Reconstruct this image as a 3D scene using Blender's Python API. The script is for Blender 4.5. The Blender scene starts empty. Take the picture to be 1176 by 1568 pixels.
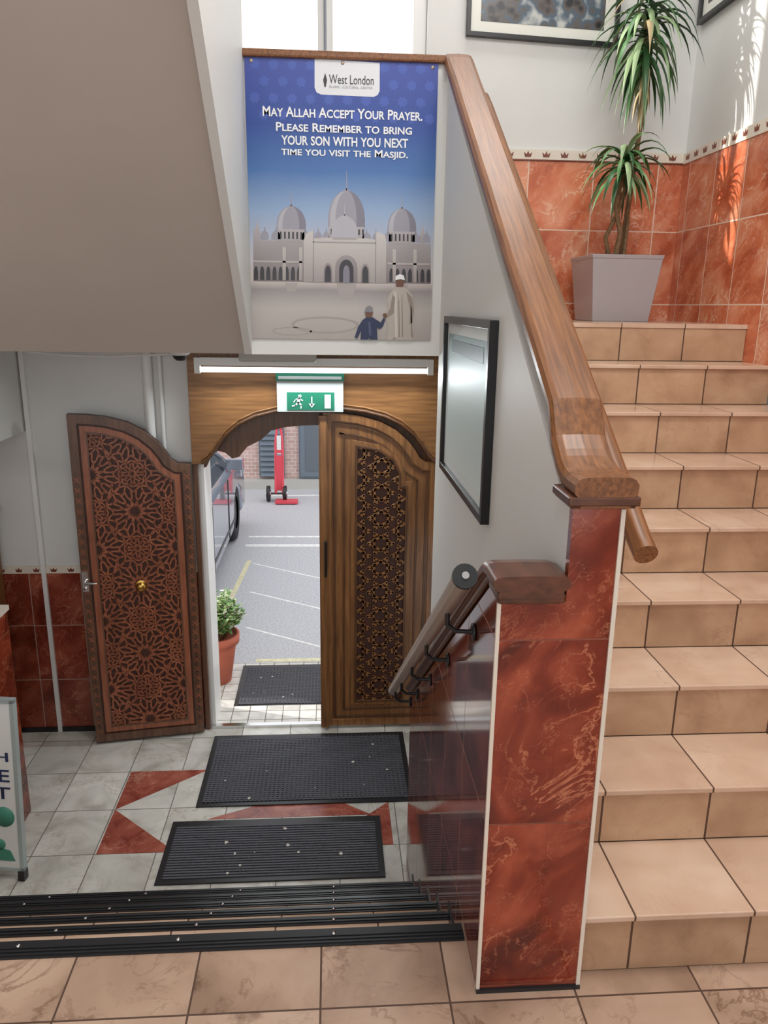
import bpy, bmesh, math, random
from mathutils import Matrix, Vector
random.seed(7)
D=bpy.data
scene=bpy.context.scene
COL=scene.collection
def C(r,g,b,a=1.0):
    f=lambda c:(c/255/12.92) if c/255<=0.04045 else ((c/255+0.055)/1.055)**2.4
    return (f(r),f(g),f(b),a)
# ------------------------------------------------------------ materials
def newmat(name):
    m=D.materials.new(name); m.use_nodes=True
    nt=m.node_tree; b=nt.nodes['Principled BSDF']
    return m,nt,b
def M(name,col,rough=.5,metal=0,spec=.5,emit=0,noise=0,nscale=20,coat=0,bump=0):
    m,nt,b=newmat(name)
    b.inputs['Base Color'].default_value=col
    b.inputs['Roughness'].default_value=rough
    b.inputs['Metallic'].default_value=metal
    b.inputs['Specular IOR Level'].default_value=spec
    b.inputs['Coat Weight'].default_value=coat
    if emit:
        b.inputs['Emission Color'].default_value=col
        b.inputs['Emission Strength'].default_value=emit
    if noise or bump:
        g=nt.nodes.new('ShaderNodeNewGeometry')
        n=nt.nodes.new('ShaderNodeTexNoise'); n.inputs['Scale'].default_value=nscale; n.inputs['Detail'].default_value=5
        nt.links.new(g.outputs['Position'],n.inputs['Vector'])
        if noise:
            r=nt.nodes.new('ShaderNodeValToRGB')
            r.color_ramp.elements[0].position=.3; r.color_ramp.elements[1].position=.7
            r.color_ramp.elements[0].color=tuple(c*(1-noise) for c in col[:3])+(1,)
            r.color_ramp.elements[1].color=tuple(min(1,c*(1+noise)) for c in col[:3])+(1,)
            nt.links.new(n.outputs['Fac'],r.inputs['Fac']); nt.links.new(r.outputs['Color'],b.inputs['Base Color'])
        if bump:
            bp=nt.nodes.new('ShaderNodeBump'); bp.inputs['Strength'].default_value=bump; bp.inputs['Distance'].default_value=.01
            nt.links.new(n.outputs['Fac'],bp.inputs['Height']); nt.links.new(bp.outputs['Normal'],b.inputs['Normal'])
    return m
def math_(nt,op,a,b=None):
    n=nt.nodes.new('ShaderNodeMath'); n.operation=op
    for i,v in enumerate((a,b)):
        if v is None: continue
        if isinstance(v,(int,float)): n.inputs[i].default_value=v
        else: nt.links.new(v,n.inputs[i])
    return n.outputs[0]
def mixc(nt,fac,a,b,mode='MIX'):
    n=nt.nodes.new('ShaderNodeMix'); n.data_type='RGBA'; n.blend_type=mode
    for s,v in ((n.inputs[0],fac),(n.inputs[6],a),(n.inputs[7],b)):
        if isinstance(v,(int,float,tuple)): s.default_value=v
        else: nt.links.new(v,s)
    return n.outputs[2]
def stone(name,cols,scale=4,tiles=(),gw=.005,grout=(.1,.07,.05,1),rough=.2,vein=None,vscale=3,vw=.02,var=.12,coat=0,warp=1.5,detail=6,vstr=.75,spec=.5,stretch=None,stain=None):
    m,nt,b=newmat(name)
    g=nt.nodes.new('ShaderNodeNewGeometry'); P=g.outputs['Position']
    sep=nt.nodes.new('ShaderNodeSeparateXYZ'); nt.links.new(P,sep.inputs[0])
    mask=None; fl=[]
    for ax,size,off in tiles:
        t=math_(nt,'DIVIDE',math_(nt,'SUBTRACT',sep.outputs[ax],off),size)
        fr=math_(nt,'FRACT',t); fl.append(math_(nt,'FLOOR',t))
        e=math_(nt,'GREATER_THAN',math_(nt,'ABSOLUTE',math_(nt,'SUBTRACT',fr,.5)),.5-gw/size/2)
        mask=e if mask is None else math_(nt,'MAXIMUM',mask,e)
    rnd=None; vec=P
    if fl:
        cb=nt.nodes.new('ShaderNodeCombineXYZ')
        for i,f in enumerate(fl[:3]): nt.links.new(f,cb.inputs[i])
        wn=nt.nodes.new('ShaderNodeTexWhiteNoise'); wn.noise_dimensions='3D'; nt.links.new(cb.outputs[0],wn.inputs['Vector'])
        rnd=wn.outputs['Value']
        sc=nt.nodes.new('ShaderNodeVectorMath'); sc.operation='SCALE'; nt.links.new(wn.outputs['Color'],sc.inputs[0]); sc.inputs[3].default_value=7
        ad=nt.nodes.new('ShaderNodeVectorMath'); ad.operation='ADD'; nt.links.new(P,ad.inputs[0]); nt.links.new(sc.outputs[0],ad.inputs[1])
        vec=ad.outputs[0]
    if stretch:
        mp=nt.nodes.new('ShaderNodeMapping'); mp.inputs['Rotation'].default_value=stretch[0]; nt.links.new(vec,mp.inputs['Vector'])
        mq=nt.nodes.new('ShaderNodeMapping'); mq.inputs['Scale'].default_value=stretch[1]; nt.links.new(mp.outputs[0],mq.inputs['Vector']); vec=mq.outputs[0]
    n=nt.nodes.new('ShaderNodeTexNoise'); n.inputs['Scale'].default_value=scale; n.inputs['Detail'].default_value=detail; n.inputs['Distortion'].default_value=warp
    nt.links.new(vec,n.inputs['Vector'])
    r=nt.nodes.new('ShaderNodeValToRGB'); nt.links.new(n.outputs['Fac'],r.inputs['Fac'])
    els=r.color_ramp.elements
    els[0].position=.32; els[0].color=cols[0]; els[1].position=.7; els[1].color=cols[-1]
    if len(cols)==3:
        e=els.new(.5); e.color=cols[1]
    c=r.outputs['Color']
    if vein:
        for (vs_,vw_,vt_,off_) in ((vscale,vw,vstr,0),(vscale*2.6,vw*.9,vstr*.6,5)):
            n2=nt.nodes.new('ShaderNodeTexNoise'); n2.inputs['Scale'].default_value=vs_; n2.inputs['Detail'].default_value=8; n2.inputs['Roughness'].default_value=.6; n2.inputs['Distortion'].default_value=.5
            nt.links.new(vec,n2.inputs['Vector'])
            d=math_(nt,'ABSOLUTE',math_(nt,'SUBTRACT',n2.outputs['Fac'],.5))
            mr=nt.nodes.new('ShaderNodeMapRange'); mr.inputs[1].default_value=0; mr.inputs[2].default_value=vw_; mr.inputs[3].default_value=vt_; mr.inputs[4].default_value=0
            nt.links.new(d,mr.inputs[0])
            n3=nt.nodes.new('ShaderNodeTexNoise'); n3.inputs['Scale'].default_value=vs_*.8; nt.links.new(vec,n3.inputs['Vector'])
            mk=nt.nodes.new('ShaderNodeMapRange'); mk.inputs[1].default_value=.42; mk.inputs[2].default_value=.62; nt.links.new(n3.outputs['Fac'],mk.inputs[0])
            c=mixc(nt,math_(nt,'MULTIPLY',mr.outputs[0],mk.outputs[0]),c,vein)
    if stain:
        n4=nt.nodes.new('ShaderNodeTexNoise'); n4.inputs['Scale'].default_value=5; n4.inputs['Detail'].default_value=9; n4.inputs['Roughness'].default_value=.65; nt.links.new(vec,n4.inputs['Vector'])
        mk=nt.nodes.new('ShaderNodeMapRange'); mk.inputs[1].default_value=.62; mk.inputs[2].default_value=.70; mk.inputs[4].default_value=.6; nt.links.new(n4.outputs['Fac'],mk.inputs[0])
        c=mixc(nt,mk.outputs[0],c,stain)
    if rnd is not None:
        mr=nt.nodes.new('ShaderNodeMapRange'); mr.inputs[3].default_value=1-var; mr.inputs[4].default_value=1+var; nt.links.new(rnd,mr.inputs[0])
        cc=nt.nodes.new('ShaderNodeCombineColor')
        for i in range(3): nt.links.new(mr.outputs[0],cc.inputs[i])
        c=mixc(nt,1.0,c,cc.outputs[0],'MULTIPLY')
    if mask is not None:
        c=mixc(nt,mask,c,grout)
        bp=nt.nodes.new('ShaderNodeBump'); bp.invert=True; bp.inputs['Strength'].default_value=.3; bp.inputs['Distance'].default_value=.003
        nt.links.new(mask,bp.inputs['Height']); nt.links.new(bp.outputs['Normal'],b.inputs['Normal'])
        nt.links.new(math_(nt,'ADD',math_(nt,'MULTIPLY',mask,.5),rough),b.inputs['Roughness'])
    else: b.inputs['Roughness'].default_value=rough
    b.inputs['Coat Weight'].default_value=coat; b.inputs['Specular IOR Level'].default_value=spec
    nt.links.new(c,b.inputs['Base Color'])
    return m
def wood(name,c1,c2,scale=(40,4,40),rough=.35,rot=0,coat=.2):
    m,nt,b=newmat(name)
    g=nt.nodes.new('ShaderNodeNewGeometry')
    mp=nt.nodes.new('ShaderNodeMapping'); mp.vector_type='TEXTURE'
    mp.inputs['Rotation'].default_value=(rot,0,0)
    nt.links.new(g.outputs['Position'],mp.inputs['Vector'])
    m2=nt.nodes.new('ShaderNodeMapping'); m2.inputs['Scale'].default_value=scale
    nt.links.new(mp.outputs[0],m2.inputs['Vector'])
    n=nt.nodes.new('ShaderNodeTexNoise'); n.inputs['Scale'].default_value=1; n.inputs['Detail'].default_value=6; n.inputs['Distortion'].default_value=.25
    nt.links.new(m2.outputs[0],n.inputs['Vector'])
    r=nt.nodes.new('ShaderNodeValToRGB'); r.color_ramp.elements[0].position=.3; r.color_ramp.elements[1].position=.68
    r.color_ramp.elements[0].color=c1; r.color_ramp.elements[1].color=c2
    nt.links.new(n.outputs['Fac'],r.inputs['Fac']); nt.links.new(r.outputs['Color'],b.inputs['Base Color'])
    b.inputs['Roughness'].default_value=rough; b.inputs['Coat Weight'].default_value=coat; b.inputs['Coat Roughness'].default_value=.25
    bp=nt.nodes.new('ShaderNodeBump'); bp.inputs['Strength'].default_value=.1; bp.inputs['Distance'].default_value=.003
    nt.links.new(n.outputs['Fac'],bp.inputs['Height']); nt.links.new(bp.outputs['Normal'],b.inputs['Normal'])
    return m
# ------------------------------------------------------------ mesh builder
class MB:
    def __init__(s): s.v=[];s.f=[];s.m=[];s.sm=[];s.mats=[];s.X=Matrix.Identity(4)
    def mi(s,mat):
        if mat not in s.mats: s.mats.append(mat)
        return s.mats.index(mat)
    def add(s,vs,fs,mat,smooth=False):
        o=len(s.v); k=s.mi(mat)
        s.v+= [tuple(s.X@Vector(v)) for v in vs]
        for f in fs: s.f.append([o+i for i in f]); s.m.append(k); s.sm.append(smooth)
    def box(s,x0,x1,y0,y1,z0,z1,mat):
        vs=[(x,y,z) for x in (x0,x1) for y in (y0,y1) for z in (z0,z1)]
        s.add(vs,[(0,1,3,2),(4,6,7,5),(0,4,5,1),(2,3,7,6),(0,2,6,4),(1,5,7,3)],mat)
    def prism(s,pts,axis,a0,a1,mat):
        def mk(p,a): return (a,p[0],p[1]) if axis=='x' else ((p[0],a,p[1]) if axis=='y' else (p[0],p[1],a))
        n=len(pts)
        vs=[mk(p,a0) for p in pts]+[mk(p,a1) for p in pts]
        fs=[list(range(n))[::-1],list(range(n,2*n))]+[(i,(i+1)%n,n+(i+1)%n,n+i) for i in range(n)]
        s.add(vs,fs,mat)
    def ring(s,outer,inner,axis,a0,a1,mat):
        n=len(outer)
        def mk(p,a): return (a,p[0],p[1]) if axis=='x' else ((p[0],a,p[1]) if axis=='y' else (p[0],p[1],a))
        vs=[mk(p,a0) for p in outer]+[mk(p,a0) for p in inner]+[mk(p,a1) for p in outer]+[mk(p,a1) for p in inner]
        fs=[]
        for i in range(n):
            j=(i+1)%n
            fs+=[(i,j,n+j,n+i),(2*n+i,3*n+i,3*n+j,2*n+j),(i,2*n+i,2*n+j,j),(n+i,n+j,3*n+j,3*n+i)]
        s.add(vs,fs,mat)
    def beam(s,p,q,w,a0,a1,mat):
        d=Vector((q[0]-p[0],q[1]-p[1])); 
        if d.length<1e-6: return
        d.normalize(); n=Vector((-d.y,d.x))*w/2; e=d*w*.3
        p=Vector(p)-e; q=Vector(q)+e
        s.prism([tuple(p+n),tuple(q+n),tuple(q-n),tuple(p-n)],'y',a0,a1,mat)
    def tube(s,pts,r,mat,seg=12,cap=True):
        pts=[Vector(p) for p in pts]; n=len(pts)
        rs=r if isinstance(r,(list,tuple)) else [r]*n
        vs=[];up=None
        for i,p in enumerate(pts):
            t=(pts[min(i+1,n-1)]-pts[max(i-1,0)]).normalized()
            if up is None: up=Vector((0,0,1)) if abs(t.z)<.9 else Vector((1,0,0))
            a=t.cross(up).normalized(); b=a.cross(t).normalized(); up=b
            for k in range(seg):
                an=2*math.pi*k/seg; vs.append(tuple(p+(a*math.cos(an)+b*math.sin(an))*rs[i]))
        fs=[(i*seg+k,i*seg+(k+1)%seg,(i+1)*seg+(k+1)%seg,(i+1)*seg+k) for i in range(n-1) for k in range(seg)]
        s.add(vs,fs,mat,True)
        if cap: s.add(vs[:seg],[list(range(seg))],mat); s.add(vs[-seg:],[list(range(seg))],mat)
    def lathe(s,prof,c,mat,seg=24,axis='z',smooth=True,cap=False):
        vs=[]
        for r,h in prof:
            for k in range(seg):
                a=2*math.pi*k/seg
                u,w=r*math.cos(a),r*math.sin(a)
                vs.append({'z':(c[0]+u,c[1]+w,c[2]+h),'x':(c[0]+h,c[1]+u,c[2]+w),'y':(c[0]+u,c[1]+h,c[2]+w)}[axis])
        n=len(prof)
        fs=[(i*seg+k,i*seg+(k+1)%seg,(i+1)*seg+(k+1)%seg,(i+1)*seg+k) for i in range(n-1) for k in range(seg)]
        if cap: fs+=[list(range(seg)),list(range((n-1)*seg,n*seg))]
        s.add(vs,fs,mat,smooth)
    def sweepx(s,prof,path,mat,xc,smooth=False):
        vs=[];n=len(path);k=len(prof)
        for i,pt in enumerate(path):
            a=Vector(path[max(i-1,0)][:2]);b=Vector(path[min(i+1,n-1)][:2]);t=(b-a).normalized()
            nn=Vector((-t.y,t.x))
            if nn.y<0: nn=-nn
            xo=pt[2] if len(pt)>2 else 0
            ws=pt[3] if len(pt)>3 else 1
            for px,pn in prof: vs.append((xc+px*ws+xo,pt[0]+nn.x*pn,pt[1]+nn.y*pn))
        fs=[(i*k+j,i*k+(j+1)%k,(i+1)*k+(j+1)%k,(i+1)*k+j) for i in range(n-1) for j in range(k)]
        s.add(vs,fs,mat,smooth)
        s.add(vs[:k],[list(range(k))],mat); s.add(vs[-k:],[list(range(k))],mat)
    def build(s,name,bevel=0,parent=None,seg=2):
        me=D.meshes.new(name); me.from_pydata(s.v,[],s.f)
        for m in s.mats: me.materials.append(m)
        for p,k,q in zip(me.polygons,s.m,s.sm): p.material_index=k; p.use_smooth=q
        bm=bmesh.new(); bm.from_mesh(me); bmesh.ops.recalc_face_normals(bm,faces=bm.faces); bm.to_mesh(me); bm.free()
        o=D.objects.new(name,me); COL.objects.link(o)
        if bevel:
            b=o.modifiers.new('bevel','BEVEL'); b.width=bevel; b.segments=seg; b.limit_method='ANGLE'; b.angle_limit=math.radians(40)
        if parent: o.parent=parent
        return o
def empty(name,loc=(0,0,0)):
    e=D.objects.new(name,None); e.location=(0,0,0); COL.objects.link(e); return e
def inset(poly,d):
    n=len(poly); A=sum(poly[i][0]*poly[(i+1)%n][1]-poly[(i+1)%n][0]*poly[i][1] for i in range(n))
    sg=1 if A>0 else -1; out=[]
    for i in range(n):
        p0,p1,p2=[Vector(poly[(i+k)%n]) for k in (-1,0,1)]
        d1=(p1-p0).normalized(); d2=(p2-p1).normalized()
        n1=Vector((-d1.y,d1.x))*sg; n2=Vector((-d2.y,d2.x))*sg
        b=(n1+n2); b=b/max(.3,(1+n1.dot(n2)))
        out.append(tuple(p1+b*d))
    return out
def inside(p,poly):
    x,y=p; r=False; n=len(poly)
    for i in range(n):
        x1,y1=poly[i]; x2,y2=poly[(i+1)%n]
        if (y1>y)!=(y2>y) and x<(x2-x1)*(y-y1)/(y2-y1)+x1: r=not r
    return r
def text(body,cx,zb,w,h,y,mat,parent,name,off=0.0,X=None,small=False):
    cu=D.curves.new(name,'FONT'); cu.body=body; cu.size=1; cu.offset=off; cu.resolution_u=3
    if small:
        cu.small_caps_scale=.82
        for f in cu.body_format: f.use_small_caps=True
    o=D.objects.new(name,cu); COL.objects.link(o)
    bpy.context.view_layer.update()
    me=D.meshes.new_from_object(o.evaluated_get(bpy.context.evaluated_depsgraph_get()))
    D.objects.remove(o); D.curves.remove(cu)
    xs=[v.co.x for v in me.vertices]; ys=[v.co.y for v in me.vertices]
    x0,x1,y0,y1=min(xs),max(xs),min(ys),max(ys)
    for v in me.vertices:
        X0=cx-w/2+(v.co.x-x0)/(x1-x0)*w; Z0=zb+(v.co.y-y0)/(y1-y0)*h
        v.co=(X0,y,Z0)
    if X: me.transform(X)
    me.materials.clear(); me.materials.append(mat)
    o=D.objects.new(name,me); COL.objects.link(o); o.parent=parent
    return o
# ------------------------------------------------------------ palette
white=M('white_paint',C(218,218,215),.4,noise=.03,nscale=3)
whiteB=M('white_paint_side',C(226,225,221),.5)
beige=M('soffit_shaded_paint',C(194,182,173),.55,noise=.03,nscale=2)  # shade under the flight is mixed into this darker tone
trimw=M('cream_trim',C(225,215,200),.4)
GROUT=C(84,60,46)
tile_land=stone('landing_tile',[C(156,128,108),C(186,156,134),C(202,174,152)],3,[(0,.306,-.032),(1,.30,1.44)],.005,GROUT,.2,vein=C(105,72,54),vscale=2.6,vw=.014,var=.06,vstr=.6,stain=C(92,62,46),warp=.5,detail=10)
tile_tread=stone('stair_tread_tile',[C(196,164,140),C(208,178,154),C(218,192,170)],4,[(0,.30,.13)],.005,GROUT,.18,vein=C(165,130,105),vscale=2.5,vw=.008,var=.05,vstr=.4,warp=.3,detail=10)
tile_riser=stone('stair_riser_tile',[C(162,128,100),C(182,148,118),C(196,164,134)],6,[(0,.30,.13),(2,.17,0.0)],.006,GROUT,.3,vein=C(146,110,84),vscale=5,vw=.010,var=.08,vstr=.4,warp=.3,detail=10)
tile_low=stone('lobby_floor_tile',[C(176,172,162),C(206,204,196),C(222,220,212)],3,[(0,.30,-1.17),(1,.345,3.28)],.005,C(110,104,96),.18,vein=C(160,145,125),vscale=3,vw=.014,var=.1,vstr=.6)
redc=[C(84,25,15),C(126,47,29),C(168,80,54)]
st_y=((0,math.radians(50),0),(1,1,1.5)); st_x=((math.radians(35),0,0),(1,1,1.9))
marb_y=stone('red_marble_front',redc,4.5,[(2,.45,.015)],.004,C(130,70,52),.13,vein=C(210,134,98),vscale=4.5,vw=.013,var=.05,coat=.2,warp=.8,detail=10,stretch=st_y,vstr=.75)
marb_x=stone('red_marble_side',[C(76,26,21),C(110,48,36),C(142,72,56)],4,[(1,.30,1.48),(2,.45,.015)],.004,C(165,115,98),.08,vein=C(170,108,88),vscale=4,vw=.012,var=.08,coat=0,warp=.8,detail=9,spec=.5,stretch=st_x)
marb_low=stone('red_marble_lobby',[C(104,42,30),C(136,62,46),C(165,90,68)],4,[(0,.30,.0),(2,.36,-.305)],.005,C(170,145,130),.18,vein=C(200,135,108),vscale=5,vw=.014,var=.1,warp=.8,detail=9,stretch=st_y)
upc=[C(176,86,54),C(208,118,82),C(228,158,124)]
marb_ub=stone('orange_marble_back',upc,4,[(0,.36,.35),(2,.39,1.62)],.006,C(228,205,185),.15,vein=C(242,204,176),vscale=5,vw=.02,var=.08,warp=.8,detail=9,stretch=st_y)
marb_ur=stone('orange_marble_right',upc,4,[(1,.3,.15),(2,.39,1.62)],.006,C(228,205,185),.15,vein=C(242,204,176),vscale=5,vw=.02,var=.08,warp=.8,detail=9,stretch=st_x)
inlay=stone('red_inlay',[C(126,58,48),C(152,80,66),C(176,104,88)],6,(),rough=.2,vein=C(200,145,125),vscale=5,vw=.015)
wrail=wood('handrail_oak',C(98,58,29),C(142,91,51),(130,5,130),.38,rot=math.atan(.65),coat=.1)
wdark=wood('cap_wood',C(72,40,24),C(104,60,38),(30,8,60),.3,coat=.1)
wdoor=wood('door_wood',C(110,72,40),C(154,106,62),(60,45,4),.35)
wdoor2=wood('door_wood_dark',C(70,43,23),C(102,65,35),(60,45,4),.4)
whead=wood('header_wood',C(112,74,40),C(150,104,60),(4,60,60),.4,coat=0)
wcarve=wood('carved_wood',C(130,72,48),C(168,100,70),(40,40,5),.4)
wcarvebg=wood('carved_wood_recess',C(56,27,17),C(78,40,26),(40,40,5),.6)
wcarvefr=wood('carved_wood_frame',C(82,54,38),C(114,78,56),(40,40,5),.4)
black=M('black_rubber',C(34,35,38),.35,spec=.5)
blackfr=M('black_frame',C(24,24,26),.3)
steel=M('brushed_steel',C(190,174,160),.36,metal=.7)
chrome=M('chrome',C(215,215,215),.15,metal=1)
brass=M('brass',C(190,150,80),.25,metal=1)
pvc=M('white_plastic',C(232,232,230),.35)
# ------------------------------------------------------------ geometry constants
YB=4.45; XL=-2.6; XR=1.94; ZC=4.3; ZL=1.53; ZF=-1.02; ZS=1.376; YL=3.55
XA,XB_,XC_=.343,.485,.592; XLR=.85
E0=1.665; td=.229
m=MB(); m.box(XL,XA+.02,-2.5,E0,-.17,0,tile_land); m.box(XA+.02,XR,-2.5,1.545,-.17,0,tile_land); m.build('floor')
m=MB(); m.box(XL,XLR,1.0,YB+.02,ZF-.1,ZF,tile_low)
def tri(pts): m.prism(pts,'z',ZF-.01,ZF+.0015,inlay)
for sx in (0,1):
    f=(lambda x:x) if not sx else (lambda x:-.86-x)
    tri([(f(-1.16),3.97),(f(-.72),3.97),(f(-1.16),3.625)])
    tri([(f(-1.16),3.625),(f(-1.16),3.28),(f(-.78),3.28)])
tri([(-.66,3.52),(-.40,3.63),(.05,3.63),(.2,3.52)])
m.build('floor_lobby')
# ------------------------------------------------------------ walls
OL,OR=-.765,.635
m=MB()
m.box(XL,OL,YB,YB+.25,-1.12,2.5,white)
m.box(OR,XR+.15,YB,YB+.25,-1.12,2.5,white)
m.box(OL,OR,YB,YB+.25,1.035,2.5,white)
WX0,WX1=-.57,.50
m.box(XL,WX0,YB,YB+.10,2.5,ZC,white)
m.box(WX1,XR+.15,YB,YB+.10,2.5,ZC,white)
m.box(WX0,WX1,YB,YB+.10,3.95,ZC,white)
m.build('wall_back')
m=MB(); m.box(XL-.15,XL,-2.5,YB+.25,-1.12,ZC,white); m.build('wall_left')
m=MB(); m.box(XR,XR+.15,-2.5,YB,-.17,ZC,white); m.build('wall_right')
m=MB(); m.box(XLR,XLR+.1,YL+.03,YB,ZF-.1,ZS,white); m.build('wall_lobby_right')
m=MB(); m.box(XL-.15,XR+.15,-2.5,YB+.25,ZC,ZC+.1,white); m.build('ceiling')
m=MB(); m.box(XL,XR,YL+.02,YB,ZS,ZL-.02,white); m.box(XC_,XR,YL-.005,YB,ZL-.02,ZL,tile_tread); m.build('floor_upper_landing')
m=MB(); m.box(-.36,XC_-.001,YL-.04,YL+.06,ZS,2.555,whiteB); m.build('wall_balustrade')
m=MB(); m.box(-.36,.475,YL-.065,YL+.085,2.555,2.585,wrail); m.build('balustrade_wood_cap',.008)
m=MB()
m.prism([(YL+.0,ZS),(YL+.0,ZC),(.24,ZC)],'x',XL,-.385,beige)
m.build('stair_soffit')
m=MB(); m.prism([(YL-.041,ZS),(YL-.041,ZC),(.20,ZC)],'x',-.385,-.353,whiteB); m.build('wall_stringer')
SLP=.647
TOP=lambda y:1.222+SLP*(y-1.50)
sl=.72; YE=3.06
m=MB()
m.prism([(1.49,ZF),(1.49,1.205),(1.56,1.22),(3.52,TOP(3.5)),(3.52,ZF)],'x',XB_,XC_-.001,whiteB)
m.box(XB_,XC_,1.468,1.49,0,1.205,marb_y)
m.box(XC_-.008,XC_+.001,1.464,1.49,0,1.2,trimw)
m.box(XB_,XC_+.001,1.460,1.47,0,.010,black)
m.build('wall_spandrel')
m=MB()
m.box(XA,XB_-.0002,1.468,1.49,0,1.0,marb_y)
m.prism([(1.489,ZF),(1.489,1.0),(1.56,1.0),(YE,1.0-sl*(YE-1.56)),(YE,ZF)],'x',XA,XB_-.001,marb_x)
m.box(XA-.003,XA+.005,1.464,1.472,0,1.0,trimw)
m.box(XA-.003,XB_-.0002,1.460,1.47,0,.010,black)
m.build('wall_dwarf')
# ------------------------------------------------------------ stairs up
m=MB(); r=.17;t=.255
for i in range(9):
    y=1.511+i*t
    if i<8:
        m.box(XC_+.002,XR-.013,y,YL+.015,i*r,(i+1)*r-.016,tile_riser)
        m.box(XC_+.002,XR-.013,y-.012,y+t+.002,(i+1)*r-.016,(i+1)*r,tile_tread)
    else:
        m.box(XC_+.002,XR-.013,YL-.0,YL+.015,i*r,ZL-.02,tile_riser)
m.build('staircase',.003)
m=MB()
for k in range(1,6):
    y=E0+td*k; z=-.17*k
    m.box(XL+.002,XA-.004,E0+.001,y,z-.17,z,tile_tread)
m.box(XL+.002,XA-.004,E0+.0005,E0+.004,-.17,-.002,tile_tread)
for k in range(6):
    y=E0+td*k; z=-.17*k; dp=.045 if k==0 else .022
    m.box(XL+.002,XA-.004,y-dp,y+.010,z+.0005,z+.005,black)
    m.box(XL+.002,XA-.004,y+.0045,y+.010,z-.026,z+.003,black)
    for j in range(3 if k==0 else 2): m.box(XL+.002,XA-.004,y-dp+.006+j*.011,y-dp+.011+j*.011,z+.005,z+.008,black)
    for x in [XL+.2+.4*q for q in range(7)]: m.lathe([(0,.0105),(.005,.0105),(.005,.004)],(x,y-.009,z),chrome,8)
m.build('entrance_steps')
m=MB()
for k in range(5):
    y=E0+td*k; z=-.17*k
    m.box(XA-.0035,XA-.0005,y,y+td,z-.17,z-.12,black)
m.build('trim_1')
# ------------------------------------------------------------ dado upper
m=MB()
m.box(.60,XR-.012,YB-.012,YB,ZL,2.36,marb_ub)
m.build('trim_2')
m=MB()
m.prism([(YB-.012,ZL),(YB-.012,2.36),(3.35,2.36),(1.2,.93),(-2.4,.93),(-2.4,0),(1.2,0),(1.4,.0),(3.4,1.33),(3.6,1.36)],'x',XR-.012,XR,marb_ur)
m.build('trim_3')
crown_m=M('border_motif',C(120,60,40),.4)
m=MB()
m.box(.60,XR-.014,YB-.018,YB,2.36,2.415,trimw)
m.box(.60,XR-.014,YB-.021,YB,2.36,2.366,crown_m)
x=.66
while x<XR-.04:
    m.prism([(x-.016,2.378),(x+.016,2.378),(x+.022,2.402),(x+.008,2.39),(x,2.408),(x-.008,2.39),(x-.022,2.402)],'y',YB-.020,YB-.01,crown_m); x+=.1
m.build('trim_4')
m=MB()
m.prism([(YB-.018,2.36),(YB-.018,2.415),(3.35,2.415),(3.35,2.36)],'x',XR-.018,XR,trimw)
m.prism([(3.35,2.36),(3.35,2.415),(1.2,.985),(1.2,.93)],'x',XR-.018,XR,trimw)
y=4.38
while y>3.4:
    m.prism([(y-.016,2.378),(y+.016,2.378),(y+.022,2.402),(y+.008,2.39),(y,2.408),(y-.008,2.39),(y-.022,2.402)],'x',XR-.020,XR-.01,crown_m); y-=.1
m.build('trim_5')
m=MB()
m.box(XL,OL-.04,YB-.012,YB,ZF,.03,marb_low)
m.box(XL,OL-.04,YB-.018,YB,.03,.075,trimw)
x=-2.55
while x<OL-.08:
    m.prism([(x-.014,.04),(x+.014,.04),(x+.02,.062),(x+.007,.052),(x,.068),(x-.007,.052),(x-.02,.062)],'y',YB-.020,YB-.01,crown_m); x+=.1
m.box(XL,OL-.04,YB-.024,YB,ZF,ZF+.03,black)
m.build('trim_6')
# ------------------------------------------------------------ handrails
def prof(w,h):
    a=w/2
    return [(-a+.012,-h*.55),(-a+.012,-h*.25),(-a,-h*.1),(-a-.001,h*.22),(-a+.006,h*.40),(-a+.018,h*.47),(0,h*.5),(a-.018,h*.47),(a-.006,h*.40),(a+.001,h*.22),(a,-h*.1),(a-.012,-h*.25),(a-.012,-h*.55)]
def H(y): return TOP(y)+.04
path=[(1.44,1.242,.003,1.06),(1.50,1.242,.003,1.06),(1.52,1.2435,.0025,1.055),(1.54,1.248,.002,1.045),(1.56,1.256,.001,1.04),(1.58,1.266,.0,1.02),(1.60,1.279,0,1),(1.62,1.294,0,1),(1.64,1.311,0,.99),(1.68,H(1.68),0,.98)]
y=1.9
while y<3.42: path.append((y,H(y),-.006*(y-1.6),.97)); y+=.2
path+=[(3.44,H(3.44),-.012),(3.49,H(3.49),-.012),(3.53,H(3.5)+.015,-.012),(3.58,H(3.5)+.02,-.012),(3.64,H(3.5)+.02,-.012)]
m=MB(); m.sweepx(prof(.120,.06),path,wrail,.538)
m.box(.472,.606,1.445,1.56,1.206,1.214,wdark)
m.box(.466,.612,1.438,1.56,1.212,1.232,wdark)
o=m.build('stair_handrail',.004)
m=MB()
m.tube([(.655,1.49,1.095),(.655,1.53,1.115)]+[(.655-.01*(yy-1.5),yy,1.115+.67*(yy-1.53)) for yy in (1.8,2.2,2.6,3.0,3.4)]+[(.635,3.50,2.43)],.026,wrail,16)
for yy in (1.8,2.5,3.2):
    z=1.115+.67*(yy-1.53); m.tube([(.594,yy,z-.06),(.63,yy,z-.06),(.65,yy,z-.02)],.007,black,8)
m.build('wooden_grab_rail')
m=MB()
lp=[(1.44,1.045),(1.53,1.045),(1.56,1.040),(1.59,1.022),(1.64,.985)]
yy=1.8
while yy<YE: lp.append((yy,1.027-sl*(yy-1.585))); yy+=.2
lp.append((YE+.03,1.027-sl*(YE+.03-1.585)))
m.sweepx(prof(.158,.045),lp,wdark,.404)
m.box(.340,.480,1.452,1.56,1.001,1.024,wdark)
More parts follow.
